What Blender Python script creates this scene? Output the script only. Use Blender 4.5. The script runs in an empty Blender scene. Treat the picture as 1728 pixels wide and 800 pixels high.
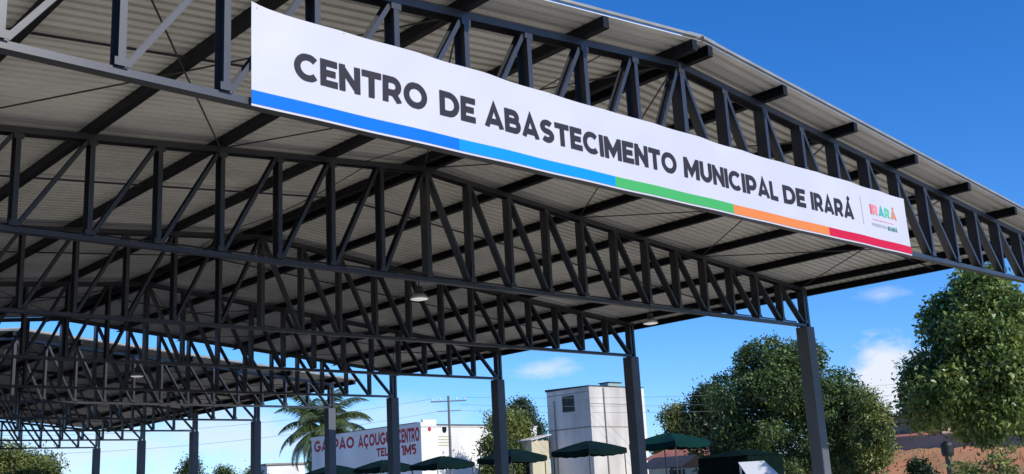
import bpy, math, random
import numpy as np
from mathutils import Vector, Matrix
random.seed(5); rng = np.random.default_rng(11)
R = math.radians
sc = bpy.context.scene
C = sc.collection

# ------------------------------------------------------------------ camera
f = 1791.62
ex = np.array([2850.-864, -(730.-400), -f]); ex /= np.linalg.norm(ex)
ey = np.array([-840.-864, -(928.-400), -f]); ey /= np.linalg.norm(ey)
ez = np.cross(ex, ey)
cam_d = bpy.data.cameras.new('camera'); cam = bpy.data.objects.new('camera', cam_d); C.objects.link(cam)
cam_d.sensor_width = 36; cam_d.lens = f / 1728 * 36; cam_d.clip_end = 6000; cam_d.clip_start = .05
M = Matrix(((ex[0], ex[1], ex[2], 0), (ey[0], ey[1], ey[2], 0), (ez[0], ez[1], ez[2], 1.6), (0, 0, 0, 1)))
cam.matrix_world = M
sc.camera = cam

# ------------------------------------------------------------------ view, world, sun
sc.view_settings.view_transform = 'Standard'; sc.view_settings.look = 'None'
sc.view_settings.gamma = 1; sc.view_settings.exposure = 0.0; sc.view_settings.use_curve_mapping = False
sc.render.engine = 'CYCLES'
sc.cycles.max_bounces = 8; sc.cycles.diffuse_bounces = 5
sc.cycles.use_denoising = True
SUN_EL, SUN_AZ = 34.0, 3.0       # azimuth measured from -Y towards +X
sd = Vector((math.sin(R(SUN_AZ)) * math.cos(R(SUN_EL)), -math.cos(R(SUN_AZ)) * math.cos(R(SUN_EL)), math.sin(R(SUN_EL))))
w = bpy.data.worlds.new('World'); sc.world = w; w.use_nodes = True
nt = w.node_tree; N = nt.nodes; L = nt.links; N.clear()
def nn(t, **k):
    n = N.new(t)
    for a, b in k.items(): setattr(n, a, b)
    return n
out = nn('ShaderNodeOutputWorld'); bg = nn('ShaderNodeBackground'); L.new(bg.outputs[0], out.inputs[0])
sky = nn('ShaderNodeTexSky', sky_type='NISHITA'); sky.sun_disc = False
sky.sun_elevation = R(SUN_EL); sky.sun_rotation = R(180 - SUN_AZ)
sky.air_density = 1.0; sky.dust_density = 0.15; sky.ozone_density = 4.0
bg.inputs['Strength'].default_value = 0.15
hs = nn('ShaderNodeHueSaturation'); hs.inputs['Saturation'].default_value = 1.13; hs.inputs['Value'].default_value = 1.06
tint = nn('ShaderNodeMixRGB', blend_type='MULTIPLY'); tint.inputs['Fac'].default_value = 1; tint.inputs['Color2'].default_value = (.62, .80, 1.14, 1)
L.new(sky.outputs[0], tint.inputs['Color1']); L.new(tint.outputs[0], hs.inputs['Color'])
tc = nn('ShaderNodeTexCoord')
nz = nn('ShaderNodeTexNoise'); nz.inputs['Scale'].default_value = 16; nz.inputs['Detail'].default_value = 9; nz.inputs['Roughness'].default_value = .62
mp = nn('ShaderNodeMapping'); mp.inputs['Scale'].default_value = (1, 1, 2.2)
L.new(tc.outputs['Generated'], mp.inputs[0]); L.new(mp.outputs[0], nz.inputs['Vector'])
def math_n(op, a, b=None, c=None, clamp=False):
    n = nn('ShaderNodeMath', operation=op); n.use_clamp = clamp
    for i, v in enumerate((a, b, c)):
        if v is None: continue
        if isinstance(v, (int, float)): n.inputs[i].default_value = v
        else: L.new(v, n.inputs[i])
    return n.outputs[0]
# clouds: (direction, angular radius horizontally, vertical squash, strength)
clouds = [((.879, .470, .090), .030, 1.0, .95), ((.882, .462, .066), .038, 1.3, .95), ((.69, .71, .112), .036, 4.2, .62), ((.47, .88, .066), .085, 3.2, .62),
          ((.875, .455, .156), .03, 4.0, .40), ((.38, .92, .055), .09, 3.6, .6), ((.585, .805, .075), .08, 5.0, .34), ((.30, .95, .06), .1, 3.5, .5), ((-.5, .8, .2), .3, 2.5, .7), ((.2, -.9, .3), .3, 2.5, .7)]
acc = None
for d, rad, sq, st in clouds:
    v = Vector(d).normalized()
    s = nn('ShaderNodeVectorMath', operation='SUBTRACT'); L.new(tc.outputs['Generated'], s.inputs[0]); s.inputs[1].default_value = v
    m2 = nn('ShaderNodeVectorMath', operation='MULTIPLY'); L.new(s.outputs[0], m2.inputs[0]); m2.inputs[1].default_value = (1, 1, sq)
    ln = nn('ShaderNodeVectorMath', operation='LENGTH'); L.new(m2.outputs[0], ln.inputs[0])
    g = math_n('DIVIDE', ln.outputs['Value'], rad)
    g = math_n('SUBTRACT', 1.25, g)
    g = math_n('ADD', g, math_n('MULTIPLY', math_n('SUBTRACT', nz.outputs['Fac'], .5), 3.2))
    g = math_n('MULTIPLY', g, 1.0, clamp=True)
    g = math_n('MULTIPLY', g, st)
    acc = g if acc is None else math_n('MAXIMUM', acc, g)
mx = nn('ShaderNodeMixRGB'); L.new(acc, mx.inputs['Fac']); L.new(hs.outputs[0], mx.inputs['Color1'])
mx.inputs['Color2'].default_value = (5.7, 6.0, 6.5, 1)
L.new(mx.outputs[0], bg.inputs['Color'])
sl = bpy.data.lights.new('sun', 'SUN'); so = bpy.data.objects.new('sun', sl); C.objects.link(so)
sl.energy = 4.3; sl.angle = R(.53); sl.color = (1, .95, .87)
so.rotation_euler = (-sd).to_track_quat('-Z', 'Y').to_euler(); so.location = sd * 60

# ------------------------------------------------------------------ materials
def mat(name, col, rough=.6, metal=0., var=.0, scale=3., col2=None, bump=0., bscale=40., island=0., spec=.5, emit=0., trans=0., coords='Object', streak=None, detail=5):
    m = bpy.data.materials.new(name); m.use_nodes = True
    t = m.node_tree; n = t.nodes; l = t.links
    b = n['Principled BSDF']
    b.inputs['Roughness'].default_value = rough; b.inputs['Metallic'].default_value = metal
    b.inputs['Specular IOR Level'].default_value = spec
    c = (*col, 1)
    b.inputs['Base Color'].default_value = c
    tcn = n.new('ShaderNodeTexCoord')
    last = None
    if var or col2:
        nz = n.new('ShaderNodeTexNoise'); nz.inputs['Scale'].default_value = scale; nz.inputs['Detail'].default_value = detail
        if streak:
            mpn = n.new('ShaderNodeMapping'); mpn.inputs['Scale'].default_value = streak
            l.new(tcn.outputs[coords], mpn.inputs[0]); l.new(mpn.outputs[0], nz.inputs['Vector'])
        else: l.new(tcn.outputs[coords], nz.inputs['Vector'])
        cr = n.new('ShaderNodeValToRGB'); cr.color_ramp.elements[0].position = .34; cr.color_ramp.elements[1].position = .66
        k = col2 if col2 else tuple(x * (1 - var) for x in col)
        cr.color_ramp.elements[0].color = (*k, 1); cr.color_ramp.elements[1].color = c
        l.new(nz.outputs['Fac'], cr.inputs[0]); last = cr.outputs[0]
    if island:
        gi = n.new('ShaderNodeNewGeometry'); hv = n.new('ShaderNodeHueSaturation')
        mr = n.new('ShaderNodeMapRange'); mr.inputs['To Min'].default_value = 1 - island; mr.inputs['To Max'].default_value = 1 + island
        l.new(gi.outputs['Random Per Island'], mr.inputs['Value']); l.new(mr.outputs[0], hv.inputs['Value'])
        if last: l.new(last, hv.inputs['Color'])
        else: hv.inputs['Color'].default_value = c
        last = hv.outputs[0]
    if last: l.new(last, b.inputs['Base Color'])
    if bump:
        nb = n.new('ShaderNodeTexNoise'); nb.inputs['Scale'].default_value = bscale; nb.inputs['Detail'].default_value = 4
        l.new(tcn.outputs[coords], nb.inputs['Vector'])
        bp = n.new('ShaderNodeBump'); bp.inputs['Strength'].default_value = bump; bp.inputs['Distance'].default_value = .02
        l.new(nb.outputs['Fac'], bp.inputs['Height']); l.new(bp.outputs[0], b.inputs['Normal'])
    if emit:
        b.inputs['Emission Color'].default_value = (1, .98, .92, 1); b.inputs['Emission Strength'].default_value = emit
    if trans:
        tr = n.new('ShaderNodeBsdfTranslucent'); ms = n.new('ShaderNodeMixShader'); ms.inputs[0].default_value = trans
        if last: l.new(last, tr.inputs[0])
        else: tr.inputs[0].default_value = c
        l.new(b.outputs[0], ms.inputs[1]); l.new(tr.outputs[0], ms.inputs[2]); l.new(ms.outputs[0], n['Material Output'].inputs[0])
    return m

STEEL = mat('painted steel', (.030, .031, .036), .36, 0, .3, 2.5, spec=.85, bump=.015, bscale=25)
PURLIN = mat('dark primer steel', (.010, .011, .013), .6, 0, .3, 2, spec=.2)
SHEET = mat('galvanised roof sheet', (.82, .80, .73), .42, .2, .20, .8, streak=(.5, 1.2, 1), bump=.05, bscale=15)
VERGE = mat('weathered edge metal', (.28, .29, .28), .55, 0, .3, 3)
COLM = mat('grey column paint', (.105, .118, .135), .5, 0, .2, 1.2, bump=.1, bscale=30)
ROD = mat('rod steel', (.03, .03, .035), .5)
APRON = mat('bounce-lightened pale paving', (.54, .48, .38), .9, 0, .2, .5, bump=.2, bscale=8)  # made pale so bounced sunlight brightens the front roof underside
FLOOR = mat('shade-darkened concrete floor', (.08, .075, .068), .85, 0, .2, .6, bump=.15, bscale=12)  # interior shade put into the colour: darkened to cut bounce light deep inside
DIRT = mat('dusty ground', (.27, .20, .15), .95, 0, col2=(.20, .17, .12), scale=.25, bump=.3, bscale=3)
ASPH = mat('asphalt', (.07, .068, .065), .9, 0, .2, 3, bump=.3, bscale=60)
BANNERW = mat('banner vinyl', (.57, .565, .61), .5, 0, .07, .9, bump=.35, bscale=2.2)
INK = mat('banner dark ink', (.028, .026, .036), .6, spec=.2)
BARS = [mat('banner deep blue', (.0, .15, .68), .6, spec=.15), mat('banner light blue', (.002, .26, .68), .6, spec=.15), mat('banner green', (.06, .38, .11), .6, spec=.15),
        mat('banner orange', (.70, .21, .06), .6, spec=.15), mat('banner red', (.55, .012, .05), .6, spec=.15)]
WHITEP = mat('white plastic', (.8, .8, .8), .4)
LENS = mat('lamp diffuser', (.85, .85, .82), .4, emit=.35)
BLACKP = mat('black plastic', (.012, .012, .013), .5)
LEAF_A = mat('glossy dark leaf', (.24, .30, .075), .36, 0, col2=(.09, .15, .03), scale=1.2, island=.5, trans=.22)
LEAF_B = mat('olive leaf', (.12, .175, .04), .5, 0, col2=(.04, .075, .02), scale=.6, island=.5, trans=.2)
LEAF_C = mat('yellow green leaf', (.24, .27, .06), .55, 0, col2=(.08, .12, .03), scale=.9, island=.4, trans=.25)
LEAF_D = mat('deep green leaf', (.04, .075, .022), .55, 0, col2=(.025, .05, .015), scale=.8, island=.45, trans=.2)
BARK = mat('bark', (.16, .12, .085), .9, 0, .5, 6, bump=.5, bscale=14)
PALML = mat('palm leaf', (.11, .15, .045), .5, 0, col2=(.06, .09, .03), scale=.8, island=.4, trans=.2)
TENT = mat('dark green tarpaulin', (.003, .016, .015), .9, 0, .35, 1.5, spec=.1, bump=.1, bscale=5)
TENTD = mat('blackish green cloth', (.004, .013, .010), .9, 0, .3, 2, spec=.05)
POST = mat('tent post', (.05, .055, .06), .5)
PLAST = mat('white render', (.86, .85, .81), .85, 0, col2=(.68, .66, .62), scale=.5, streak=(1, 1, .35), bump=.1, bscale=8)
PLAST2 = mat('old white render', (.72, .69, .62), .85, 0, col2=(.46, .43, .38), scale=.7, streak=(1, 1, .3), bump=.1, bscale=8)
YELL = mat('cream render', (.58, .52, .36), .85, 0, .15, .8)
TILE = mat('clay tile', (.55, .20, .13), .8, 0, col2=(.38, .14, .10), scale=3)
BRICKM = mat('rough brick wall', (.36, .25, .19), .9, 0, col2=(.26, .20, .16), scale=1.5, bump=.2, bscale=8)
GREYW = mat('bare cement wall', (.34, .29, .24), .9, 0, .3, .8, bump=.2, bscale=6)
DARKR = mat('dark roof', (.04, .04, .045), .7, 0, .3, 2)
GLASSD = mat('dark window glass', (.012, .02, .022), .25, spec=.2)
FRAMED = mat('dark window frame', (.06, .06, .06), .6)
REDP = mat('red sign paint', (.50, .035, .04), .7, 0, .3, 4)
EARTH = mat('red earth', (.58, .22, .10), .95, 0, col2=(.40, .22, .09), scale=.35, bump=.6, bscale=2.5, detail=8)
GRASS = mat('dry grass', (.22, .20, .06), .8, 0, col2=(.12, .15, .04), scale=.4, island=.4, trans=.2)
WOODP = mat('weathered concrete pole', (.16, .155, .15), .9, 0, .2, 3)
WIREM = mat('wire', (.16, .17, .18), .6)

# ------------------------------------------------------------------ mesh helpers
class MB:
    def __init__(s): s.v = []; s.f = []; s.m = []
    def add(s, vs, fs, mi=0):
        o = len(s.v); s.v += [tuple(v) for v in vs]; s.f += [tuple(i + o for i in q) for q in fs]; s.m += [mi] * len(fs)
    def box(s, x0, x1, y0, y1, z0, z1, mi=0):
        vs = [(x, y, z) for z in (z0, z1) for y in (y0, y1) for x in (x0, x1)]
        s.add(vs, [(0, 2, 3, 1), (4, 5, 7, 6), (0, 1, 5, 4), (2, 6, 7, 3), (0, 4, 6, 2), (1, 3, 7, 5)], mi)
    def beam(s, a, b, wdt, dep, side=(0, 1, 0), mi=0):
        """bar from a to b, dep along side, wdt across"""
        a = Vector(a); b = Vector(b); d = (b - a).normalized(); sv = Vector(side); sv = (sv - d * sv.dot(d)).normalized(); u = d.cross(sv)
        vs = []
        for p in (a, b):
            for (i, j) in ((-1, -1), (1, -1), (1, 1), (-1, 1)): vs.append(p + u * (i * wdt / 2) + sv * (j * dep / 2))
        s.add(vs, [(3, 2, 1, 0), (4, 5, 6, 7), (0, 1, 5, 4), (1, 2, 6, 5), (2, 3, 7, 6), (3, 0, 4, 7)], mi)
    def channel(s, a, b, wdt, dep, side=(0, 1, 0), t=.006, open_=1, mi=0):
        """C section: a web on one flank and two flanges"""
        a = Vector(a); b = Vector(b); d = (b - a).normalized(); sv = Vector(side); sv = (sv - d * sv.dot(d)).normalized(); u = d.cross(sv) * open_
        s.beam(a - u * (wdt / 2 - t / 2), b - u * (wdt / 2 - t / 2), t, dep, side, mi)
        for j in (-1, 1):
            o = sv * (j * (dep / 2 - t / 2)) + u * (t / 2)
            s.beam(a + o, b + o, wdt - t, t, side, mi)
    def tube(s, pts, rad, n=8, cap=True, mi=0):
        pts = [Vector(p) for p in pts]
        if not hasattr(rad, '__len__'): rad = [rad] * len(pts)
        vs = []; up = Vector((0, 0, 1))
        for i, p in enumerate(pts):
            d = (pts[min(i + 1, len(pts) - 1)] - pts[max(i - 1, 0)]).normalized()
            a = d.cross(up)
            if a.length < .05: a = d.cross(Vector((1, 0, 0)))
            a.normalize(); c = d.cross(a)
            for k in range(n):
                t = 2 * math.pi * k / n; vs.append(p + (a * math.cos(t) + c * math.sin(t)) * rad[i])
        fs = []
        for i in range(len(pts) - 1):
            for k in range(n): fs.append((i * n + k, i * n + (k + 1) % n, (i + 1) * n + (k + 1) % n, (i + 1) * n + k))
        if cap: fs.append(tuple(range(n))[::-1]); fs.append(tuple((len(pts) - 1) * n + k for k in range(n)))
        s.add(vs, fs, mi)
    def lathe(s, prof, n=20, at=(0, 0, 0), mi=0):
        vs = []; fs = []
        for r, z in prof:
            for k in range(n):
                t = 2 * math.pi * k / n; vs.append((at[0] + r * math.cos(t), at[1] + r * math.sin(t), at[2] + z))
        for i in range(len(prof) - 1):
            for k in range(n): fs.append((i * n + k, i * n + (k + 1) % n, (i + 1) * n + (k + 1) % n, (i + 1) * n + k))
        s.add(vs, fs, mi)
    def build(s, name, m, parent=None, loc=(0, 0, 0), smooth=False, bevel=0):
        me = bpy.data.meshes.new(name); me.from_pydata(s.v, [], s.f)
        for mm in (m if isinstance(m, (list, tuple)) else [m]): me.materials.append(mm)
        if isinstance(m, (list, tuple)): me.polygons.foreach_set('material_index', s.m)
        if smooth: me.polygons.foreach_set('use_smooth', [True] * len(me.polygons))
        me.update()
        o = bpy.data.objects.new(name, me); C.objects.link(o); o.location = loc
        if parent: o.parent = parent
        if bevel:
            bv = o.modifiers.new('bevel', 'BEVEL'); bv.width = bevel; bv.segments = 2; bv.limit_method = 'ANGLE'
        return o
def empty(name, loc=(0, 0, 0), rz=0):
    o = bpy.data.objects.new(name, None); C.objects.link(o); o.location = loc; o.rotation_euler = (0, 0, rz); o.empty_display_size = .2; return o
def tag(o, label=None, cat=None, group=None, kind=None):
    if label: o['label'] = label
    if cat: o['category'] = cat
    if group: o['group'] = group
    if kind: o['kind'] = kind
    return o
def kids(o): return [c for c in bpy.data.objects if c.parent == o]
def copy_tree(o, parent=None, table=None):
    if table is None:
        table = {}
        for c in bpy.data.objects:
            if c.parent: table.setdefault(c.parent.name, []).append(c)
    c = o.copy(); C.objects.link(c)
    if parent: c.parent = parent
    for ch in table.get(o.name, []): copy_tree(ch, c, table)
    return c

# ------------------------------------------------------------------ ground
def sheet(name, x0, x1, y0, y1, z, m, t=None):
    b = MB()
    if t is None: b.add([(x0, y0, z), (x1, y0, z), (x1, y1, z), (x0, y1, z)], [(0, 1, 2, 3)])
    else: b.box(x0, x1, y0, y1, z - t, z)
    return tag(b.build(name, m), kind='structure')
sheet('ground', -1500, 2500, -1500, 2500, -.02, DIRT)
sheet('road', -200, 400, -26, -10, 0, ASPH)
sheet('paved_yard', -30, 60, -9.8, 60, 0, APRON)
sheet('pavement', -2.4, 23.6, 15.0, 56.6, .12, FLOOR, .2)  # dark floor colour begins about where sun stops reaching under the roof
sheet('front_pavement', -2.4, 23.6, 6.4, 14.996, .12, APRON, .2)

# ------------------------------------------------------------------ the market shed
X0, PAN = 10.43, .91
def ztop(x): return 6.88 - .0925 * abs(x - X0)      # centre line of the top chord
ZB = 5.033                                            # centre line of the bottom chord
nodes = {k: X0 + PAN * k for k in range(-12, 13)}
OX = X0                                              # shed origin x
def make_truss(parent, y, split=True, gus=False):
    b = MB(); D = .15
    for s in (-1, 1):
        b.channel((0, 0, ztop(X0)), (s * (PAN * 12 + .1), 0, ztop(X0 + s * (PAN * 12 + .1))), .085, .16, open_=-s)
    t = b.build('truss', STEEL, parent, (0, y, 0))
    b = MB(); b.channel((-PAN * 12 - .02, 0, ZB), (PAN * 12 + .02, 0, ZB), .066, .115, open_=1); b.build('bottom_chord', STEEL, t)
    if gus:
        for k in range(-12, 13):
            x = PAN * k; zt = ztop(X0 + x) - .045
            for (za, zb_) in ((zt - .075, zt - .002), (ZB + .036, ZB + .105)):
                g = MB(); g.box(x - .06, x + .06, -.0885, -.0855, za, zb_); g.build('gusset_plate', STEEL, t)
    web = MB()
    for k in range(-12, 13):
        x = PAN * k; v = web if not split else MB()
        wd = .062 if k else .08
        v.channel((x, 0, ZB + .035), (x, 0, ztop(X0 + x) - .043), wd, .17, t=.005, open_=1 if k < 0 else -1)
        if split: v.build('vertical_strut', STEEL, t)
        if k == 0: continue
        a, c = (k, k + 1) if k < 0 else (k, k - 1)      # bottom node, top node
        v = web if not split else MB()
        xo = .05 if k < 0 else -.05
        v.channel((PAN * a + xo, 0, ZB + .05), (PAN * c - xo, 0, ztop(X0 + PAN * c) - .055), .05, .13, t=.005, open_=1 if k < 0 else -1)
        if split: v.build('diagonal_strut', STEEL, t)
    if not split: tag(web.build('web_struts', STEEL, t), kind='stuff')
    return t

def make_shed(y0):
    root = empty('market_pavilion', (OX, y0, 0))
    for i in range(5): make_truss(root, .45 + 5.3 * i, i < 4, i < 2)
    # origin of y is the front roof edge
    LEN = 22.5
    PZ = .045                                             # purlin seats on the top chord
    offs = [-.16, .16] + [s * PAN * k for k in (2, 4, 6, 8, 10, 12) for s in (-1, 1)] + [-11.72, 11.72]
    for x in offs:
        b = MB(); z = ztop(X0 + x) + PZ + .07
        s = 1 if x > 0 else -1
        b.channel((x, .01, z), (x, LEN - .06, z), .095, .14, side=(0, 0, 1), t=.006, open_=-s)
        b.box(x - .048, x + .048, .004, .01, z - .07, z + .07)
        b.build('purlin', PURLIN, root)
    # corrugated sheets
    pit = .17; prof = []
    y = 0
    while y < LEN:
        prof += [(y, 0), (y + .098, 0), (y + .102, .07), (y + .166, .07)]; y += pit
    prof = [(min(a, LEN), h) for a, h in prof]
    for s in (-1, 1):
        b = MB(); vs = []; n = len(prof)
        xs = [0.02, 4, 8, 11.95]
        for lay in (0, .003):
            for xx in xs:
                for (yy, h) in prof:
                    vs.append((s * xx, yy, ztop(X0 + xx) + PZ + .143 + h + lay))
        fs = []; m_ = len(xs)
        for lay in (0, 1):
            for i in range(m_ - 1):
                for j in range(n - 1):
                    q = [lay * m_ * n + i * n + j, lay * m_ * n + i * n + j + 1, lay * m_ * n + (i + 1) * n + j + 1, lay * m_ * n + (i + 1) * n + j]
                    if (s > 0) ^ (lay == 0): q = q[::-1]
                    fs.append(tuple(q))
        for i in range(m_ - 1):
            for j in (0, n - 1): fs.append((i * n + j, (i + 1) * n + j, m_ * n + (i + 1) * n + j, m_ * n + i * n + j))
        for j in range(n - 1):
            i = m_ - 1; fs.append((i * n + j, i * n + j + 1, m_ * n + i * n + j + 1, m_ * n + i * n + j))
        b.add(vs, fs); b.build('roof_sheet', SHEET, root)
        # verge angle at both gable ends
        for yy in (-.008, LEN + .003):
            v = MB(); za = ztop(X0) + PZ + .20; zb = ztop(X0 + 11.98) + PZ + .20
            v.beam((s * .03, yy, za), (s * 11.98, yy, zb), .035, .004)
            v.beam((s * .03, yy + (.04 if yy < 1 else -.04), za + .012), (s * 11.98, yy + (.04 if yy < 1 else -.04), zb + .012), .003, .08)
            v.build('verge_trim', VERGE, root)
    b = MB()
    zr = ztop(X0) + PZ + .225
    for s in (-1, 1): b.beam((0, LEN / 2, zr), (s * .28, LEN / 2, zr - .026), .003, LEN + .02)
    b.build('ridge_cap', SHEET, root)
    # sag rods in the middle of every bay
    for i in range(4):
        yy = .45 + 5.3 * i + 2.45
        for s in (-1, 1):
            b = MB(); b.beam((s * .16, yy, ztop(X0) + .10), (s * 11.7, yy, ztop(X0 + 11.7) + .10), .022, .03)
            b.build('sag_rod', ROD, root)
    # cross bracing rods in the end bays
    for i in (0, 3):
        ya, yb = .45 + 5.3 * i, .45 + 5.3 * (i + 1)
        for (p, q) in ((-12, -8), (-8, -4), (-4, 0), (0, 4), (4, 8), (8, 12)):
            for (c, d) in ((p, q), (q, p)):
                b = MB(); b.tube([(PAN * c, ya, ztop(X0 + PAN * c) + .035), (PAN * (c + d) / 2, (ya + yb) / 2, ztop(X0 + PAN * (c + d) / 2) + .02), (PAN * d, yb, ztop(X0 + PAN * d) + .035)], .011, 5)
                b.build('brace_rod', ROD, root)
    # columns
    for i in range(5):
        yy = .45 + 5.3 * i
        for s in (-1, 1):
            b = MB(); xc = s * (PAN * 12 + .02)
            b.box(xc - .15, xc + .15, yy - .15, yy + .15, .14, 4.99)
            col = b.build('column', COLM, root, bevel=.012)
            b = MB(); b.box(xc + s * .11 - .035, xc + s * .11 + .035, yy - .07, yy + .07, 4.99, ztop(X0 + xc) + .04)
            b.build('head_post', STEEL, col)
            b = MB(); b.box(xc - .24, xc + .24, yy - .24, yy + .24, .12, .14)
            for u in (-.19, .19):
                for v_ in (-.19, .19): b.lathe([(.001, .045), (.016, .045), (.016, .0), ], 8, (xc + u, yy + v_, .14))
            b.build('base_plate', STEEL, col)
    return root
shed = make_shed(7.4)
G = 'open steel market pavilions in line'
tag(shed, 'large open steel truss pavilion in front, carrying the long white banner', 'pavilion', G)
shed2 = copy_tree(shed); shed2.location = (OX, 32.4, 0)
tag(shed2, 'second open truss pavilion farther back, seen below the rear roof edge of the first', 'pavilion', G)

# ------------------------------------------------------------------ banner
BX0, BX1, BZ0, BZ1, BY = 4.28, 15.97, 4.975, 5.925, 7.74
def rip(x, z):
    k = (z - BZ0) / (BZ1 - BZ0)
    return .011 * math.sin(x * 1.7 + .5 + z) * (.4 + k) + .005 * math.sin(x * 5.3 + 2 * z) + .003 * math.sin(x * 6.9 - 5 * z) * k
def sag(x):
    t = ((x - BX0) / PAN) % 1.0
    e = .03 * math.exp(-(x - BX0) / .12)
    return -.010 * math.sin(math.pi * t) + e
banner = empty('banner', (BX0, BY, BZ0))
def bpt(x, z, off=0): return (x - BX0, rip(x, z) - off, z - BZ0)
b = MB(); nx, nz_ = 140, 12
for lay in (0, -.003):
    vs = []
    for j in range(nz_ + 1):
        for i in range(nx + 1):
            x = BX0 + (BX1 - BX0) * i / nx; z = BZ0 + (BZ1 - BZ0) * j / nz_
            zz = z + sag(x) * (z - BZ0) / (BZ1 - BZ0)
            p = bpt(x, z, lay); vs.append((p[0], p[1], zz - BZ0))
    b.add(vs, [((j * (nx + 1) + i), (j * (nx + 1) + i + 1), ((j + 1) * (nx + 1) + i + 1), ((j + 1) * (nx + 1) + i))[::(1 if lay == 0 else -1)] for j in range(nz_) for i in range(nx)])
b.build('banner_cloth', BANNERW, banner, smooth=True)
bx = [BX0, 6.60, 8.95, 11.22, 13.52, BX1]
for i in range(5):
    b = MB(); n = 28
    vs = []
    for z in (BZ0 + .022, BZ0 + .145):
        for k in range(n + 1): vs.append(bpt(bx[i] + (bx[i + 1] - bx[i]) * k / n, z, .004))
    b.add(vs, [(k, k + 1, n + 1 + k + 1, n + 1 + k) for k in range(n)])
    b.build('colour_bar', BARS[i], banner)
def arc(cx, cy, rx, ry, a0, a1, n=14): return [(cx + rx * math.cos(R(a0 + (a1 - a0) * k / n)), cy + ry * math.sin(R(a0 + (a1 - a0) * k / n))) for k in range(n + 1)]
W_ = .205
def glyph(ch, w_):
    h = w_ / 2; lo, hi = h, 1 - h
    bow = lambda x0, x1, a, c: [(x0, c), (x1 - (c - a) / 2, c)] + arc(x1 - (c - a) / 2, (a + c) / 2, (c - a) / 2, (c - a) / 2, 90, -90, 10) + [(x0, a)]
    g = {'I': (w_, [[(h, 0), (h, 1)]]), 'L': (.64, [[(h, 1), (h, lo), (.64, lo)]]),
      'E': (.70, [[(.69, hi), (h, hi), (h, lo), (.70, lo)], [(h, .5), (.62, .5)]]),
      'F': (.68, [[(.68, hi), (h, hi), (h, 0)], [(h, .46), (.6, .46)]]),
      'T': (.80, [[(0, hi), (.80, hi)], [(.40, hi), (.40, 0)]]),
      'N': (.86, [[(h, 0), (h, 1)], [(h, 1 - .12), (.86 - h, .12)], [(.86 - h, 0), (.86 - h, 1)]]),
      'M': (1.04, [[(h, 0), (h, 1)], [(h, .93), (.52, .28), (1.04 - h, .93)], [(1.04 - h, 0), (1.04 - h, 1)]]),
      'A': (.98, [[(h * .95, 0), (.49, 1 - h * .55), (.98 - h * .95, 0)], [(.22, .27), (.76, .27)]]),
      'U': (.84, [[(h, 1), (h, .42)] + arc(.42, .42, .42 - h, .42 - h, 180, 360, 14) + [(.84 - h, 1)]]),
      'O': (1.06, [arc(.53, .5, .53 - h, .5 - h + .012, 90, 450, 32)]),
      'G': (1.02, [arc(.53, .5, .53 - h, .5 - h + .012, 42, 350, 26) + [(.96, .44)], [(.58, .44), (1.0, .44)]]),
      'C': (.96, [arc(.53, .5, .53 - h, .5 - h + .012, 44, 316, 26)]),
      'D': (.92, [[(h, lo), (.42, lo)] + arc(.42, .5, .50 - h, .5 - h, -90, 90, 18) + [(h, hi)], [(h, 0), (h, 1)]]),
      'P': (.80, [[(h, 0), (h, 1)], bow(h, .80 - h, .34, hi)]),
      'R': (.84, [[(h, 0), (h, 1)], bow(h, .80 - h, .38, hi), [(.46, .38), (.72, 0)]]),
      'B': (.86, [[(h, 0), (h, 1)], bow(h, .78 - h, .52, hi), bow(h, .86 - h, lo, .52)]),
      'S': (.76, [arc(.39, .5 + (.5 - h) / 2, .38 - h, (.5 - h) / 2, 35, 270, 14)[:-1] + arc(.38, (.5 + h) / 2, .38 - h, (.5 - h) / 2, 90, -145, 14)]),
      '1': (.42, [[(0, hi), (.30, hi), (.30, 0)]]), '5': (.7, [[(.66, hi), (.14, hi), (.13, .56), (.35, .58)] + arc(.36, .34, .24, .24, 80, -130, 10)])}
    if ch in 'ÁÃÇ':
        base = {'Á': 'A', 'Ã': 'A', 'Ç': 'C'}[ch]; wd, st = glyph(base, w_)
        ex = {'Á': [[(.46, 1.08), (.62, 1.27)]], 'Ã': [[(.24, 1.12), (.40, 1.2), (.58, 1.12), (.74, 1.2)]], 'Ç': [[(.52, 0), (.58, -.2)]]}[ch]
        return wd, st + ex
    return g[ch]
def text_mesh(txt, x0, x1, z0, z1, fn, name, m, parent, bold=.245, skew=0):
    b = MB(); x = 0; strokes = []
    for ch in txt:
        wd, st = glyph(ch, bold)
        strokes += [[(px + x, py) for px, py in s_] for s_ in st]; x += wd + .065
    tot = x - .065; sx = (x1 - x0) / tot; szz = z1 - z0
    for q, s_ in enumerate(strokes):
        P_ = [Vector(p) for p in s_]; P_ = [p for i, p in enumerate(P_) if i == 0 or (p - P_[i - 1]).length > .004]; n = len(P_); lf = []; rt = []
        closed = (P_[0] - P_[-1]).length < .01
        for i in range(n):
            d0 = (P_[i] - P_[i - 1]).normalized() if i else ((P_[0] - P_[-2]).normalized() if closed else (P_[1] - P_[0]).normalized())
            d1 = (P_[i + 1] - P_[i]).normalized() if i < n - 1 else ((P_[1] - P_[0]).normalized() if closed else d0)
            t = (d0 + d1).normalized(); nv = Vector((-t.y, t.x)); k = bold / 2 / max(.5, nv.dot(Vector((-d0.y, d0.x))))
            lf.append(P_[i] + nv * k); rt.append(P_[i] - nv * k)
        vs = []
        for p in lf + rt:
            v = Vector(fn(x0 + p.x * sx, z0 + min(max(p.y, 0) if -.13 < p.y else p.y, 1.0 if p.y < 1.04 else 2) * szz))
            vs.append(v + layer_dir(fn) * (.0006 * (q % 4)))
        b.add(vs, [(i, n + i, n + i + 1, i + 1) for i in range(n - 1)])
    return b.build(name, m, parent)
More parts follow.
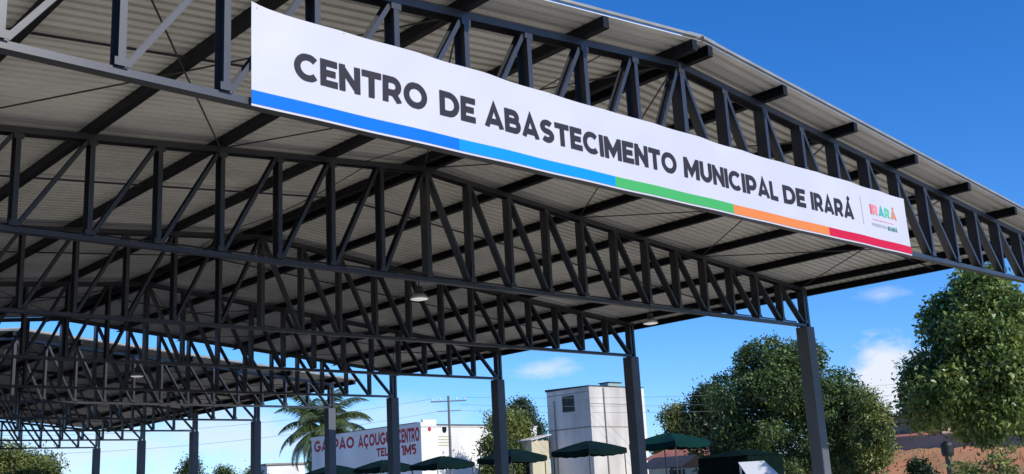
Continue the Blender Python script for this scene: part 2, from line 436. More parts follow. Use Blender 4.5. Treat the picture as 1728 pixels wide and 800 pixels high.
def layer_dir(fn): return Vector((-1, 0, 0)) if getattr(fn, 'side', 0) else Vector((0, -1, 0))
for t, a, c in (('CENTRO', 4.70, 6.20), ('DE', 6.36, 6.83), ('ABASTECIMENTO', 6.95, 10.10), ('MUNICIPAL', 10.24, 12.31), ('DE', 12.45, 12.98), ('IRARÁ', 13.12, 14.26)):
    text_mesh(t, a, c, 5.325, 5.59, lambda u, z: bpt(u, z, .005), 'lettering', INK, banner)
LG = [(.72, .10, .14), (.80, .25, .25), (.03, .42, .40), (.10, .55, .30), (.62, .22, .10)]
for i, ch in enumerate('IRARÁ'):
    wds = [.06, .15, .17, .15, .19]; xs_ = 14.80 + sum(wds[:i]) + .025 * i
    text_mesh(ch, xs_, xs_ + wds[i], 5.50, 5.66, lambda u, z: bpt(u, z, .005), 'emblem_letter', mat('emblem ink', LG[i], .5), banner, .24)
b = MB()
def strip(x0, x1, z0, z1, mi=0): b.add([bpt(x0, z0, .005), bpt(x1, z0, .005), bpt(x1, z1, .005), bpt(x0, z1, .005)], [(0, 1, 2, 3)], mi)
strip(14.53, 14.545, 5.30, 5.74); b.build('divider_line', mat('pale grey ink', (.42, .42, .46), .5), banner)
text_mesh('PREFEITURA', 14.80, 15.25, 5.315, 5.36, lambda u, z: bpt(u, z, .005), 'small_lettering', mat('grey ink', (.30, .33, .36), .5), banner, .12)
text_mesh('IRARÁ', 15.28, 15.58, 5.30, 5.365, lambda u, z: bpt(u, z, .005), 'small_lettering', mat('dark green ink', (.05, .25, .20), .5), banner, .22)
b = MB(); strip(14.84, 15.5, 5.42, 5.435); b.build('emblem_line', mat('pink ink', (.75, .40, .50), .5), banner)
b = MB()
for x in [BX0 + .05 + .91 * i for i in range(13)]:
    b.tube([(x - BX0, .0, .93), (x - BX0 + .02, .03, .945), (x - BX0 + .01, .09, .93)], .004, 5)
b.build('tie_cords', WHITEP, banner)
tag(banner, 'long white vinyl banner with dark lettering and a five-colour stripe, hung on the front truss', 'banner')

# ------------------------------------------------------------------ hanging lamps
lampP = empty('hanging_lamp', (10.25, 13.15, 4.995))
b = MB(); b.tube([(0, 0, 0), (0, 0, -.09)], .008, 6); b.build('hook', BLACKP, lampP)
b = MB(); b.lathe([(.001, -.08), (.055, -.085), (.06, -.10), (.06, -.17), (.075, -.18), (.075, -.2)], 18); b.build('driver_housing', BLACKP, lampP, smooth=False)
b = MB(); b.lathe([(.07, -.2), (.10, -.215), (.145, -.27), (.150, -.29), (.142, -.29), (.09, -.225)], 24); b.build('reflector', mat('spun aluminium', (.6, .6, .58), .3, .8), lampP, smooth=True)
b = MB(); b.lathe([(.141, -.275), (.135, -.292), (.08, -.305), (.001, -.31)], 24); b.build('diffuser', LENS, lampP, smooth=True)
LG_ = 'round lamps hanging under the trusses'
tag(lampP, 'round lamp hanging below the middle of the second truss', 'lamp', LG_)
l2 = copy_tree(lampP); l2.location = (15.90, 13.15, 4.995); tag(l2, 'round lamp hanging from the right half of the second truss, near the sky edge', 'lamp', LG_)
l3 = copy_tree(lampP); l3.location = (10.25, 23.75, 4.995); tag(l3, 'far round lamp at the left, in front of the back pavilion', 'lamp', LG_)

b = MB(); b.tube([(-6.5, 5.75, 5.10), (-3, 5.75, 5.105), (5.5, 5.75, 5.10), (7, 5.75, 5.105), (10.6, 5.75, 5.10), (10.68, 5.75, 4.8)], .014, 6); b.build('conduit', ROD, shed)
for q in range(4):
    b = MB(); ya = .45 + 5.3 * q; xx = PAN * (-1.4 + .2 * q)
    b.tube([(xx, ya + 5.3 * t / 10, ztop(X0 + xx) + .02 - .16 * math.sin(math.pi * t / 10)) for t in range(11)], .008, 5); b.build('sagging_cable', ROD, shed)
# ------------------------------------------------------------------ canopy tents beside the sheds
def make_canopy(side=1.05, h=2.92, m=TENT):
    r = empty('canopy_tent')
    b = MB(); n = 8; s = side
    ring = []
    for i in range(4):
        a = [(-s, -s), (s, -s), (s, s), (-s, s)][i]; c = [(-s, -s), (s, -s), (s, s), (-s, s)][(i + 1) % 4]
        for k in range(n): t = k / n; ring.append((a[0] + (c[0] - a[0]) * t, a[1] + (c[1] - a[1]) * t, h + .07 - .05 * math.sin(math.pi * t)))
    R_ = len(ring); lv = [(1, 0), (.72, .11), (.45, .205), (.2, .28), (.03, .32)]
    vs = [(x * q, y * q, z + dz) for q, dz in lv for x, y, z in ring]
    fs = [(i * R_ + k, i * R_ + (k + 1) % R_, (i + 1) * R_ + (k + 1) % R_, (i + 1) * R_ + k) for i in range(4) for k in range(R_)]
    fs.append(tuple(4 * R_ + k for k in range(R_)))
    b.add(vs, fs); b.build('canopy', m, r)
    b = MB(); vs = [(x * 1.005, y * 1.005, z) for x, y, z in ring] + [(x * 1.01, y * 1.01, z - .17 - .025 * (k % 2)) for k, (x, y, z) in enumerate(ring)]
    b.add(vs, [(k, (k + 1) % R_, R_ + (k + 1) % R_, R_ + k) for k in range(R_)]); b.build('valance', m, r)
    for x, y in ((-1, -1), (1, -1), (1, 1), (-1, 1)):
        b = MB(); b.tube([(x * (s - .06), y * (s - .06), -.0), (x * (s - .06), y * (s - .06), h + .02)], .022, 8); b.build('leg', POST, r)
    b = MB()
    for x, y in ((-1, -1), (1, -1), (1, 1), (-1, 1)): b.tube([(x * (s - .06), y * (s - .06), h - .02), (0, 0, h + .28)], .015, 6)
    b.build('frame_struts', POST, r)
    return r
GC = 'dark green canopy tents standing in a row beside the pavilions'
spots = [(29.0, 23.6, .04, 1.0, 'dark green canopy tent with a teal sunlit side, right of the third column'),
         (29.0, 27.4, -.03, 1.0, 'dark green canopy tent standing in front of the tall white building'),
         (29.0, 31.6, .02, 1.0, 'dark green canopy tent in front of the yellow-green tree, left of the white tower building'),
         (29.0, 36.0, -.04, 1.0, 'dark green canopy tent in front of the lit end wall of the white signed building'),
         (29.0, 40.2, .05, 1.0, 'dark green canopy tent below the red wall lettering, just right of the fifth column'),
         (29.0, 44.3, .05, 1.0, 'leftmost dark green canopy tent, below the left end of the red wall lettering')]
cp = make_canopy()
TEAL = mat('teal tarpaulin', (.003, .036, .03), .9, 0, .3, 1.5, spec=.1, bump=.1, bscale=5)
zs = [3.02, 3.02, 3.0, 3.0, 3.08, 3.08]
for i, (x, y, rz, s, lab) in enumerate(spots):
    o = cp if i == 0 else copy_tree(cp)
    o.location = (x, y, 0); o.rotation_euler = (0, 0, rz); o.scale = (.93, .93, zs[i] / 2.92); tag(o, lab, 'canopy', GC)
    if i == 0: first = o
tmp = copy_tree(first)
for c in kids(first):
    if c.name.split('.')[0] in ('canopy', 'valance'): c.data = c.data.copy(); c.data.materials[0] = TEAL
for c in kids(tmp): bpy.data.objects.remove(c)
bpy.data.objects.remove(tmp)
# dark cloth-walled stall
st = empty('market_stall', (29.2, 20.9, 0), .0); st.scale = (1, 1, .9)
b = MB(); b.add([(-1.0, -1.0, 2.72), (1, -1, 2.72), (1, 1, 2.72), (-1, 1, 2.72), (-.5, -.2, 2.95), (.5, -.2, 2.95)], [(0, 1, 5, 4), (2, 3, 4, 5), (1, 2, 5), (3, 0, 4)]); b.build('roof_cloth', TENTD, st)
b = MB()
vs = []; ring = []
for i in range(4):
    a = [(-1, -1), (1, -1), (1, 1), (-1, 1)][i]; c = [(-1, -1), (1, -1), (1, 1), (-1, 1)][(i + 1) % 4]
    for k in range(10):
        t = k / 10; o_ = .03 * (k % 2); x = a[0] + (c[0] - a[0]) * t; y = a[1] + (c[1] - a[1]) * t; ring.append((x * (.96 + o_), y * (.96 + o_)))
vs = [(x, y, 2.71) for x, y in ring] + [(x * 1.02, y * 1.02, .25) for x, y in ring]
b.add(vs, [(k, (k + 1) % 40, 40 + (k + 1) % 40, 40 + k) for k in range(40)]); b.build('side_cloth', TENTD, st)
for x, y in ((-1, -1), (1, -1), (1, 1), (-1, 1)):
    b = MB(); b.tube([(x * .9, y * .9, 0), (x * .9, y * .9, 2.72)], .025, 8); b.build('leg', POST, st)
tag(st, 'market stall closed in blackish green cloth, between the teal-sided canopy and the big round tree', 'stall')
# gabled dark stall
st = empty('market_stall', (34.2, 27.6, 0), R(8))
b = MB(); b.add([(-1.3, -1, 2.35), (1.3, -1, 2.35), (1.3, 1, 2.35), (-1.3, 1, 2.35), (0, -1, 2.8), (0, 1, 2.8)], [(0, 4, 5, 3), (1, 2, 5, 4)]);
b.add([(-1.3, -1, 2.33), (1.3, -1, 2.33), (1.3, 1, 2.33), (-1.3, 1, 2.33), (0, -1, 2.78), (0, 1, 2.78)], [(0, 3, 5, 4), (1, 4, 5, 2)]); b.build('roof_cloth', DARKR, st)
b = MB(); b.box(-1.2, 1.2, -.9, .9, .1, 1.0); b.build('counter', PLAST2, st, bevel=.01)
for x, y in ((-1, -1), (1, -1), (1, 1), (-1, 1)):
    b = MB(); b.box(x * 1.22 - .03, x * 1.22 + .03, y * .95 - .03, y * .95 + .03, 0, 2.36); b.build('leg', POST, st)
tag(st, 'low stall with a black gabled roof, seen under the teal-sided canopy', 'stall')
# white sloping roof stall
st = empty('market_stall', (26.35, 18.2, 0), R(-10))
vw = Vector((.82, .57, 0)); rt_ = Vector((.57, -.82, 0)); c0 = Vector((-.35, .5, 0))
TL = c0 + Vector((0, 0, 2.2)); TR = c0 + rt_ * .74 + Vector((0, 0, 2.2)); BL = c0 + rt_ * .45 - vw * .45 + Vector((0, 0, 1.55)); BR = BL + rt_ * .98
b = MB(); th = Vector((.02, .014, -.03)); b.add([TL, TR, BR, BL, TL + th, TR + th, BR + th, BL + th], [(0, 3, 2, 1), (4, 5, 6, 7), (0, 1, 5, 4), (1, 2, 6, 5), (2, 3, 7, 6), (3, 0, 4, 7)])
b.build('roof_panel', mat('bright white sheet', (.82, .83, .85), .4), st)
b = MB(); b.box(-.15, .35, -.45, .25, -.02, .95); b.build('counter', PLAST2, st, bevel=.01)
for x, y, z in [(q.x + .03, q.y + .02, q.z - .02) for q in (TL + rt_ * .04, TR - rt_ * .04, BR - rt_ * .06, BL + rt_ * .05)]:
    b = MB(); b.tube([(x, y, 0), (x, y, z)], .028, 8); b.build('leg', WHITEP, st)
tag(st, 'small stall with a bright white sloping roof panel, low beside the second column', 'stall')

# ------------------------------------------------------------------ buildings
def wall_box(parent, name, m, x0, x1, y0, y1, z0, z1): b = MB(); b.box(x0, x1, y0, y1, z0, z1); return b.build(name, m, parent, bevel=.015)
def windowx(parent, x, y0, y1, z0, z1, m=GLASSD, fm=FRAMED):     # on a wall whose face looks towards -X
    b = MB(); t = .05
    for (a, c, d, e) in ((y0 - t, y1 + t, z0 - t, z0), (y0 - t, y1 + t, z1, z1 + t), (y0 - t, y0, z0, z1), (y1, y1 + t, z0, z1), ((y0 + y1) / 2 - .02, (y0 + y1) / 2 + .02, z0, z1)):
        b.box(x - .035, x + .02, a, c, d, e)
    w_ = b.build('window', fm, parent)
    b = MB(); b.box(x - .012, x - .004, y0, y1, z0, z1); b.build('pane', m, w_); return w_
# signed building: corner at (38, 49)
A = empty('signed_building', (38, 49, 0))
wall_box(A, 'wall', PLAST, 0, 9.2, 0, 11.6, -.02, 5.72)
b = MB(); b.box(-.05, .12, -.05, 11.65, 5.72, 5.97); b.box(.12, 1.1, -.05, .12, 5.72, 6.12); b.box(1.1, 9.25, -.05, .12, 5.723, 5.80); b.build('parapet', PLAST, A)
b = MB(); b.box(-.09, .14, .3, 11.7, 5.962, 6.0); b.box(1.1, 9.3, -.09, .14, 5.802, 5.86); b.build('coping', DARKR, A)
fnx = lambda u, z: (-.006, u, z)
fnx.side = 1
def wtext(t, ya, yb, z0, z1, bold=.23):     # reads towards -Y on the -X face
    cuts = text_mesh(t, ya - 49, yb - 49, z0, z1, fnx, 'wall_lettering', REDP, A, bold)
    return cuts
wtext('GALPÃO', 60.3, 55.75, 4.98, 5.68); wtext('AÇOUGUE', 55.3, 51.5, 4.95, 5.68); wtext('CENTRO', 51.25, 49.15, 4.92, 5.72)
wtext('TEL', 53.4, 52.2, 4.28, 4.78); wtext('1M5', 50.9, 49.5, 4.2, 4.78)
b = MB(); b.lathe([(.001, 0), (.16, 0), (.16, .006)], 16); b2 = MB()
disc = MB(); disc.add([(.62 + .13 * math.cos(t), -.006, 5.58 + .13 * math.sin(t)) for t in [i * math.pi / 8 for i in range(16)]], [tuple(range(16))]); disc.build('red_mark', REDP, A)
disc = MB(); disc.add([(1.72 + .17 * math.cos(t), -.012, 5.58 + .22 * math.sin(t)) for t in [i * math.pi / 8 for i in range(16)]], [tuple(range(16))]); disc.build('vent_opening', GLASSD, A)
b = MB()
for k in range(4): b.box(1.25, 2.25, -.008, -.004, 4.62 + .17 * k, 4.68 + .17 * k)
b.build('faded_lettering', mat('faded yellow paint', (.50, .46, .26), .8), A)
tag(A, 'long low white building with red wall lettering along its shaded side', 'building')

# tall white building: corner (42.3, 39.65)
B = empty('tower_building', (42.3, 39.65, 0))
wall_box(B, 'wall', PLAST2, 0, 4.35, 0, 3.3, -.02, 7.15)
b = MB(); b.add([(-.05, -.03, 7.152), (4.52, -.03, 7.152), (4.52, 3.36, 7.152), (-.05, 3.36, 7.152), (-.05, -.03, 7.2), (4.52, -.03, 7.2), (4.52, 3.36, 7.25), (-.05, 3.36, 7.28)], [(3, 2, 1, 0), (4, 5, 6, 7), (0, 1, 5, 4), (1, 2, 6, 5), (2, 3, 7, 6), (3, 0, 4, 7)]); b.build('roof_slab', DARKR, B)
windowx(B, 0, 1.22, 2.02, 5.95, 6.72)
b = MB(); b.box(-.012, .005, .02, 3.28, 4.95, 5.02); b.box(-.012, .005, .02, 3.28, 6.86, 6.90); b.box(.02, 4.33, -.012, .005, 6.2, 6.23); b.box(.02, 4.33, -.012, .005, 4.95, 5.0); b.build('render_band', GREYW, B)
b = MB(); b.tube([(1.1, -.05, -.02), (1.1, -.05, 7.1)], .035, 8); b.tube([(-.05, 2.7, -.02), (-.05, 2.7, 6.6)], .03, 8); b.build('drain_pipes', GREYW, B)
b = MB(); b.box(4.2, 4.5, -.02, .25, -.02, 7.15); b.build('corner_pier', PLAST, B)
b = MB(); b.box(2.8, 3.9, 1.1, 1.8, 7.2, 7.55); tk = b.build('roof_tank', mat('pale green tank', (.30, .42, .38), .6), B, bevel=.05)
b = MB(); b.box(2.75, 3.95, 1.05, 1.85, 7.55, 7.59); b.build('tank_lid', DARKR, tk)
tag(B, 'tall narrow white building with a flat dark roof and one dark window', 'building')

# cream lean-to beside it
H = empty('cream_house', (40.6, 42.6, 0))
wall_box(H, 'wall', YELL, 0, 1.3, 0, 1.0, -.02, 4.45)
b = MB(); b.add([(-.15, -.15, 4.5), (1.4, -.15, 4.8), (1.4, 1.15, 4.8), (-.15, 1.15, 4.5), (-.15, -.15, 4.45), (1.4, -.15, 4.75), (1.4, 1.15, 4.75), (-.15, 1.15, 4.45)], [(0, 1, 2, 3), (7, 6, 5, 4), (0, 4, 5, 1), (1, 5, 6, 2), (2, 6, 7, 3), (3, 7, 4, 0)]); b.build('roof', PLAST2, H)
windowx(H, 0, .25, .75, 2.6, 3.4)
tag(H, 'small cream house tucked against the left side of the tall white building', 'house')

# clay roofed house
H = empty('clay_roof_house', (43.2, 33.2, 0), R(-2))
wall_box(H, 'wall', YELL, 0, 4.6, 0, 3.6, -.02, 3.0)
b = MB(); b.add([(-.3, -.3, 3.02), (4.9, -.3, 3.02), (4.9, 3.9, 3.02), (-.3, 3.9, 3.02), (.6, 1.8, 3.75), (4.0, 1.8, 3.75)], [(0, 1, 5, 4), (1, 2, 5), (2, 3, 4, 5), (3, 0, 4), (3, 2, 1, 0)]); b.build('roof', TILE, H)
windowx(H, 0, 1.2, 2.1, 1.4, 2.4)
tag(H, 'low cream house with a clay red hipped roof, seen under the teal-sided canopy', 'house')

# small far white house
H = empty('far_white_house', (47.0, 82.0, 0), R(-10))
wall_box(H, 'wall', PLAST, 0, 3.4, 0, 4, -.02, 5.2)
b = MB(); b.box(-.15, 3.55, -.15, 4.15, 5.2, 5.34); b.build('roof_slab', GREYW, H)
windowx(H, 0, 1.2, 2.2, 3.6, 4.5)
tag(H, 'small far white house, partly behind the left fronds of the palm', 'house')

# ------------------------------------------------------------------ bank, walls and house on the right
bank = MB(); P0 = Vector((63.0, 41.0, 0)); P1 = Vector((66.0, -8.0, 0)); n = 90; rows = [(-13, -.05), (-11.5, .5), (-9.5, 1.3), (-7.8, 2.0), (-6.6, 2.5), (-5.2, 2.75), (-2.5, 2.95), (6, 3.0), (30, 3.1)]
d = (P1 - P0); nrm = Vector((d.y, -d.x, 0)).normalized(); nrm = -nrm if nrm.x < 0 else nrm
vs = []
for i in range(n + 1):
    t = i / n
    for j, (o_, z) in enumerate(rows):
        e = min(1, t * 9, (1 - t) * 9)
        zz = z * (e * (1.07 - .22 * t)) + (random.uniform(-.12, .12) if 0 < j < 7 else 0)
        p = P0 + d * t + nrm * (o_ + (random.uniform(-.35, .35) if j < 7 else 0))
        vs.append((p.x, p.y, max(zz, -.06)))
m_ = len(rows)
bank.add(vs, [(i * m_ + j, (i + 1) * m_ + j, (i + 1) * m_ + j + 1, i * m_ + j + 1) for i in range(n) for j in range(m_ - 1)])
tag(bank.build('earth_bank', EARTH, smooth=True), kind='structure')
def bankz(t_, o_): return np.interp(o_, [r[0] for r in rows], [r[1] for r in rows]) * (1.07 - .22 * t_)
gv = []; gf = []
for i in range(6500):
    t_ = random.uniform(.02, .98); o_ = random.uniform(-12, -2.5)
    if math.sin(t_ * 60 + o_) + math.sin(t_ * 23) < random.uniform(-1.2, 1.4): continue
    p = P0 + d * t_ + nrm * o_; z = bankz(t_, o_) - .1; h = random.uniform(.15, .5); a = random.uniform(0, 6.28); ww = .02 + random.random() * .03
    k = len(gv); lx, ly = random.uniform(-.15, .15), random.uniform(-.15, .15)
    gv += [(p.x - ww * math.cos(a), p.y - ww * math.sin(a), z), (p.x + ww * math.cos(a), p.y + ww * math.sin(a), z), (p.x + lx, p.y + ly, z + h)]; gf.append((k, k + 1, k + 2))
b = MB(); b.add(gv, gf); tag(b.build('grass', GRASS), 'dry grass tufts growing on the red earth bank', 'grass', kind='stuff')
H = empty('brick_house', (64.5, 31.0, 0), R(-4))
wall_box(H, 'wall', BRICKM, 0, 6.5, 0, 10, 2.4, 5.25)
b = MB(); b.box(-.5, 7, -.4, 10.5, 5.25, 5.42); b.build('roof_slab', DARKR, H)
b = MB(); b.box(-.08, .0, .05, 9.95, 4.72, 4.80); b.build('eave_batten', DARKR, H)
b = MB(); b.add([(-1.9, .3, 3.75), (-.02, .3, 4.25), (-.02, 9.6, 4.25), (-1.9, 9.6, 3.75), (-1.9, .3, 3.68), (-.02, .3, 4.18), (-.02, 9.6, 4.18), (-1.9, 9.6, 3.68)], [(0, 1, 2, 3), (7, 6, 5, 4), (0, 4, 5, 1), (1, 5, 6, 2), (2, 6, 7, 3), (3, 7, 4, 0)]); b.build('porch_roof', TILE, H)
windowx(H, 0, 5.2, 6.2, 2.9, 3.6)
tag(H, 'brown brick house with a flat dark roof and pinkish porch roof, above the red bank', 'house')
b = MB(); a = Vector((60.6, 36.5, 0)); c = Vector((60.2, 20.0, 0))
b.beam((a.x, a.y, 3.25), (c.x, c.y, 3.05), 1.1, .15, side=(1, 0, 0)); b.beam((a.x, a.y, 3.84), (c.x, c.y, 3.64), .06, .22, side=(1, 0, 0))
o = b.build('cement_wall', GREYW); tag(o, 'long bare grey cement wall along the top of the red bank', 'wall')
# black water tank
T = empty('water_tank', (50.5, 24.15, 0))
b = MB(); b.box(-.12, .12, -.12, .12, -.02, 2.36); b.build('stand', BARK, T)
b = MB(); b.lathe([(.001, 2.35), (.25, 2.35), (.29, 2.5), (.30, 2.85), (.27, 2.98), (.001, 3.0)], 20); tb = b.build('tank_body', mat('black tank plastic', (.012, .014, .013), .5), T, smooth=False)
b = MB(); b.lathe([(.15, 2.98), (.16, 3.03), (.14, 3.06), (.001, 3.07)], 16); b.build('lid', BLACKP, tb)
tag(T, 'small black water tank on a post beneath the big right-hand tree', 'water tank')

# ------------------------------------------------------------------ power pole and lines
PL = empty('power_pole', (36.6, 44.7, 0))
b = MB(); b.tube([(0, 0, -.02), (0, 0, 7.0)], [.095, .06], 10); b.build('pole', WOODP, PL)
b = MB(); b.beam((-.75, .6, 6.72), (.75, -.6, 6.72), .06, .06, side=(0, 0, 1)); b.beam((-.5, .4, 6.2), (.5, -.4, 6.2), .04, .04, side=(0, 0, 1)); ca = b.build('cross_arm', WOODP, PL)
for t in (-.9, -.45, .45, .9):
    b = MB(); b.lathe([(.03, 0), (.05, .03), (.03, .06), (.05, .09), (.02, .13), (.001, .14)], 10, (t * .75, -t * .6, 6.77)); b.build('insulator', WHITEP, ca)
tag(PL, 'slim concrete power pole with cross arm, in front of the signed white building', 'pole')
def wire(a, c, s, lab):
    b = MB(); a = Vector(a); c = Vector(c)
    b.tube([a.lerp(c, t / 16) - Vector((0, 0, s * 4 * (t / 16) * (1 - t / 16))) for t in range(17)], .008, 5)
    tag(b.build('power_line', WIREM), lab, 'cable', 'thin power lines strung from the pole')
wire((36.0, 45.2, 6.9), (12, 66, 6.9), 1.0, 'uppermost thin power line running left from the pole')
wire((36.2, 45.0, 6.2), (12, 65.5, 5.6), .9, 'lower thin power line running left from the pole')
wire((37.2, 44.2, 6.9), (66, 16, 7.4), .9, 'upper thin power line running right past the tall white building')
wire((37.1, 44.3, 6.5), (66, 15.5, 6.7), .9, 'middle thin power line running right past the tall white building')
wire((37.0, 44.4, 6.2), (66, 15.0, 6.2), .9, 'lowest thin power line running right past the tall white building')

# ------------------------------------------------------------------ trees
def leaf_mesh(blobs, nclump, per, size, spread, shell=.55, droop=.3, bend=0):
    """blobs: (cx,cy,cz,rx,ry,rz). Leaf-sized faces gathered in sprigs through the crown."""
    bl = np.array(blobs); vol = bl[:, 3] * bl[:, 4] * bl[:, 5]; pr = vol ** .75; pr /= pr.sum()
    idx = rng.choice(len(bl), nclump, p=pr)
    dv = rng.normal(size=(nclump, 3)); dv /= np.linalg.norm(dv, axis=1)[:, None]
    rr = (shell + (1 - shell) * rng.random(nclump) ** .6) * (1 + .10 * rng.normal(size=nclump))
    cen = bl[idx, :3] + dv * rr[:, None] * bl[idx, 3:]
    n = nclump * per
    cc = np.repeat(cen, per, 0) + rng.normal(size=(n, 3)) * spread
    outd = np.repeat(dv, per, 0)
    ax = outd * .7 + rng.normal(size=(n, 3)) * .75; ax[:, 2] -= droop; ax /= np.linalg.norm(ax, axis=1)[:, None]
    nn_ = rng.normal(size=(n, 3)) * .7 + outd * .5; nn_[:, 2] += .7
    sd_ = np.cross(ax, nn_); sd_ /= np.linalg.norm(sd_, axis=1)[:, None]
    sz = size * (.6 + .8 * rng.random(n))[:, None]
    v = np.empty((n, 4, 3)); v[:, 0] = cc - ax * sz * .5; v[:, 2] = cc + ax * sz * .5; v[:, 1] = cc + sd_ * sz * .24 ; v[:, 3] = cc - sd_ * sz * .24
    v[:, 1, 2] += sz[:, 0] * .06; v[:, 3, 2] += sz[:, 0] * .06
    return v.reshape(-1, 3)
def leaf_obj(v, name, m, parent):
    n = len(v) // 4; me = bpy.data.meshes.new(name)
    me.vertices.add(n * 4); me.loops.add(n * 4); me.polygons.add(n)
    me.vertices.foreach_set('co', v.ravel().astype(np.float32)); me.loops.foreach_set('vertex_index', np.arange(n * 4, dtype=np.int32))
    me.polygons.foreach_set('loop_start', np.arange(0, n * 4, 4, dtype=np.int32)); me.polygons.foreach_set('loop_total', np.full(n, 4, dtype=np.int32))
    me.materials.append(m); me.update(); me.validate()
    o = bpy.data.objects.new(name, me); C.objects.link(o); o.parent = parent; return o
def limb(b, a, c, r0, r1, wob=.1):
    a = Vector(a); c = Vector(c); pts = [a.lerp(c, t / 5) + Vector((random.uniform(-wob, wob), random.uniform(-wob, wob), 0)) * (0 < t < 5) for t in range(6)]
    b.tube(pts, [r0 + (r1 - r0) * t / 5 for t in range(6)], 8)
def tree(name, loc, blobs, ncl, per, size, spread, m, tr, lab, cat='tree', group=None, fork=.45, **k):
    r = empty(name, loc)
    leaf_obj(leaf_mesh(blobs, ncl, per, size, spread, **k), 'crown', m, r)
    b = MB(); top = max(q[2] for q in blobs); f0 = (0, 0, top * fork)
    limb(b, (0, 0, -.05), f0, tr, tr * .75, .05)
    for q in blobs[:10]: limb(b, f0, (q[0], q[1], q[2] + q[5] * .2), tr * .5, tr * .12, .15)
    b.build('trunk', BARK, r, smooth=True)
    tag(r, lab, cat, group); return r
def rb(n, R0, z0, z1, prof, rs=(.5, .8)):
    """random blobs inside a profile prof(t)->radius"""
    o = []
    for i in range(n):
        t = (i + random.random()) / n; z = z0 + (z1 - z0) * t; rad = prof(t) * R0; a = random.uniform(0, 6.28); q = random.uniform(*rs)
        rr = max(rad - q * .6, 0) * math.sqrt(random.uniform(.35, 1)); o.append((rr * math.cos(a), rr * math.sin(a), z, q * random.uniform(.9, 1.2), q * random.uniform(.9, 1.2), q * random.uniform(.7, .95)))
    return o
# right-hand glossy tree (tapers upward)
pr = lambda t: np.interp(t, [0, .15, .45, .75, 1], [.86, 1.0, .86, .55, .16])
bl = rb(60, 2.7, 2.75, 6.3, pr, (.45, .72)) + [(0, 0, 3.4, 1.7, 1.7, .8), (0, 0, 4.5, 1.3, 1.3, 1.0), (0, 0, 5.5, .7, .7, .8)]
bl = [(q[0] - .3, q[1] + .62, *q[2:]) for q in bl]
tree('broadleaf_tree', (28.1, 11.1, 0), bl, 5200, 16, .145, .12, LEAF_A, .17, 'big glossy-leaved tree with a tapering crown at the right, beyond the pavilion roof corner', shell=.6, droop=.5, fork=.42)
# big round tree in the middle distance
pr = lambda t: np.interp(t, [0, .25, .55, .8, 1], [.9, 1.0, .95, .72, .35])
bl = rb(60, 3.7, 1.5, 7.15, pr, (.45, .95)) + [(0, 0, 3.5, 1.9, 1.9, 1.4), (0, 0, 5.2, 1.5, 1.5, 1.0)] + [(-1.6 - random.random() * .5, 2.4 + random.random() * .6, z_, .7, .7, .55) for z_ in (1.6, 2.3, 3.0)]
tree('round_tree', (40.55, 26.4, 0), bl, 5200, 20, .15, .13, LEAF_B, .3, 'large round dark olive tree behind the second column', shell=.8, fork=.3)
# slim tree at its right edge
bl = rb(16, .85, 1.9, 4.6, lambda t: np.interp(t, [0, .5, 1], [.6, 1, .5]), (.35, .6))
tree('slim_tree', (39.9, 22.1, 0), bl, 756, 13, 0.136, .16, LEAF_C, .06, 'slim light green tree at the right edge of the large round tree', shell=.3)
# trees between the tall building and round tree
bl = rb(22, 2.2, 2.4, 6.6, lambda t: np.interp(t, [0, .4, 1], [.9, 1, .5]), (.6, 1.0))
tree('dark_tree', (49.6, 36.9, 0), bl, 1980, 14, 0.177, .24, LEAF_D, .2, 'dense dark green tree left of the large round tree', shell=.5)
bl = rb(14, 1.4, 2.0, 5.8, lambda t: np.interp(t, [0, .4, 1], [.9, 1, .5]), (.5, .8))
tree('light_green_tree', (48.7, 39.0, 0), bl, 1080, 14, 0.163, .2, LEAF_C, .14, 'lighter green tree just right of the tall white building', shell=.4)
# yellow-green tree behind fourth column
bl = rb(22, 1.9, 2.3, 5.9, lambda t: np.interp(t, [0, .4, 1], [.9, 1, .45]), (.5, .85))
tree('yellow_green_tree', (41.0, 45.0, 0), bl, 1710, 13, 0.170, .24, LEAF_C, .17, 'yellow-green bushy tree between the signed building and the tall white building', shell=.45)
bl = rb(16, 1.7, 5.6, 7.7, lambda t: np.interp(t, [0, .4, 1], [1, .8, .2]), (.4, .7))
tree('dark_tree', (50.6, 54.0, 0), bl, 756, 13, 0.170, .22, LEAF_D, .17, 'dark pointed tree showing above the yellow-green tree', shell=.4)
bl = rb(10, 2.4, 4.4, 5.9, lambda t: .9, (.5, .8))
tree('dark_tree', (53.5, 52.0, 0), bl, 684, 13, 0.170, .22, LEAF_D, .17, 'low dark tree just left of the tall white building, behind the cream house', shell=.4)
# far left trees
bl = rb(26, 2.8, 1.8, 4.9, lambda t: np.interp(t, [0, .4, 1], [.9, 1, .5]), (.6, 1.0))
tree('yellow_green_tree', (19.6, 60.0, 0), bl, 2700, 13, 0.177, .26, LEAF_C, .2, 'sunlit yellow-green tree in the lower left corner, behind the back pavilion', shell=.5)
for x, y, s, lab in ((39.8, 81.2, 1.0, 'small dark far tree behind the gap left of the third-last visible column'), (42.0, 80.2, .86, 'second small far tree, between the two left-hand gaps, lighter at its foot'), (43.8, 78.6, .8, 'rightmost of the small far trees left of the palm')):
    bl = rb(12, 1.5 * s, 2.2, 5.5 * s, lambda t: np.interp(t, [0, .4, 1], [.9, 1, .35]), (.4, .75))
    tree('far_tree', (x, y, 0), bl, 756, 12, 0.177, .24, LEAF_D if s > .9 else LEAF_B, .15, lab, group='small far trees beyond the left columns', shell=.4)
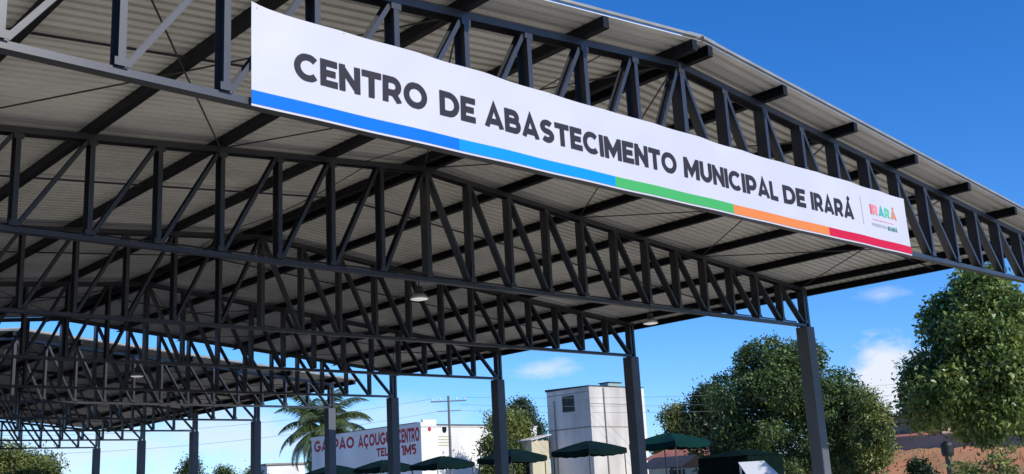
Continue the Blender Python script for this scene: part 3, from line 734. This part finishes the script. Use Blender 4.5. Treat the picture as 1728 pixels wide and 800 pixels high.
# bushes before the bank
bl = rb(9, .6, .8, 1.9, lambda t: 1 - .5 * t, (.25, .45))
tree('bush', (40.1, 20.4, 0), bl, 220, 10, .2, .1, LEAF_D, .05, 'small dark bush in front of the red bank, left of the big right-hand tree', 'bush', shell=.3)
bl = rb(12, 1.8, .3, 1.9, lambda t: 1 - .3 * t, (.4, .7))
tree('bush', (43.6, 19.4, 0), bl, 260, 10, .2, .16, LEAF_C, .05, 'pale green scrub bush low on the red bank, behind the dark bush', 'bush', shell=.3)
# far tree line
def far_line():
    vs = []
    pts = []
    for i in range(70):
        a = R(2 + i * 1.25); dd = random.uniform(150, 190); pts.append((dd * math.cos(a), dd * math.sin(a), random.uniform(1.5, 3.6), random.uniform(3, 6), random.uniform(3, 6), random.uniform(2, 3.6)))
    o = leaf_obj(leaf_mesh(pts, 3600, 9, .75, .7, shell=.5), 'distant_woodland', LEAF_D, None)
    tag(o, 'low distant belt of dark trees along the horizon', 'woodland', kind='stuff')
far_line()
# coconut palm
pm = empty('palm_tree', (44.0, 68.6, 0))
b = MB(); b.tube([(.5, .3, -.05), (.35, .2, 2.5), (.1, .05, 5.5), (0, 0, 7.2)], [.26, .19, .16, .14], 10); b.build('trunk', BARK, pm, smooth=True)
for i in range(40):
    a = 2 * math.pi * (i * .381966) + .2 + random.uniform(-.15, .15); el = R(84 - i * 3.3 + random.uniform(-6, 6)); Ln = (4.7 - .02 * i) * random.uniform(.88, 1.08)
    pts = []; p = Vector((0, 0, 7.2)); e = el
    for s in range(13):
        pts.append(p.copy()); p = p + Vector((math.cos(a) * math.cos(e), math.sin(a) * math.cos(e), math.sin(e))) * (Ln / 12); e -= R(5.4 + s * .6)
    b = MB(); b.tube(pts, [.035 - .0022 * s for s in range(13)], 5)
    sdv = Vector((-math.sin(a), math.cos(a), 0))
    for s in range(8, 48):
        t = s / 48 * 12; k = min(int(t), 11); q = pts[k].lerp(pts[k + 1], t - k) if k < 12 else pts[12]; dr = (pts[k + 1] - pts[k]).normalized()
        ll = 1.1 * math.sin(math.pi * min(1, (s / 48) * .82 + .18)) + .12
        for sg in (-1, 1):
            tip = q + (sdv * sg * .8 + dr * .65 + Vector((0, 0, -.5 - random.random() * .35))).normalized() * ll
            mid = q.lerp(tip, .45) + Vector((0, 0, .05)); wv = dr * .035
            b.add([q - wv, q + wv, mid + wv * 1.2, tip, mid - wv * 1.2], [(0, 1, 2, 3, 4)])
    b.build('frond', PALML, pm)
tag(pm, 'tall coconut palm with drooping fronds rising behind the left end of the signed building', 'palm tree')
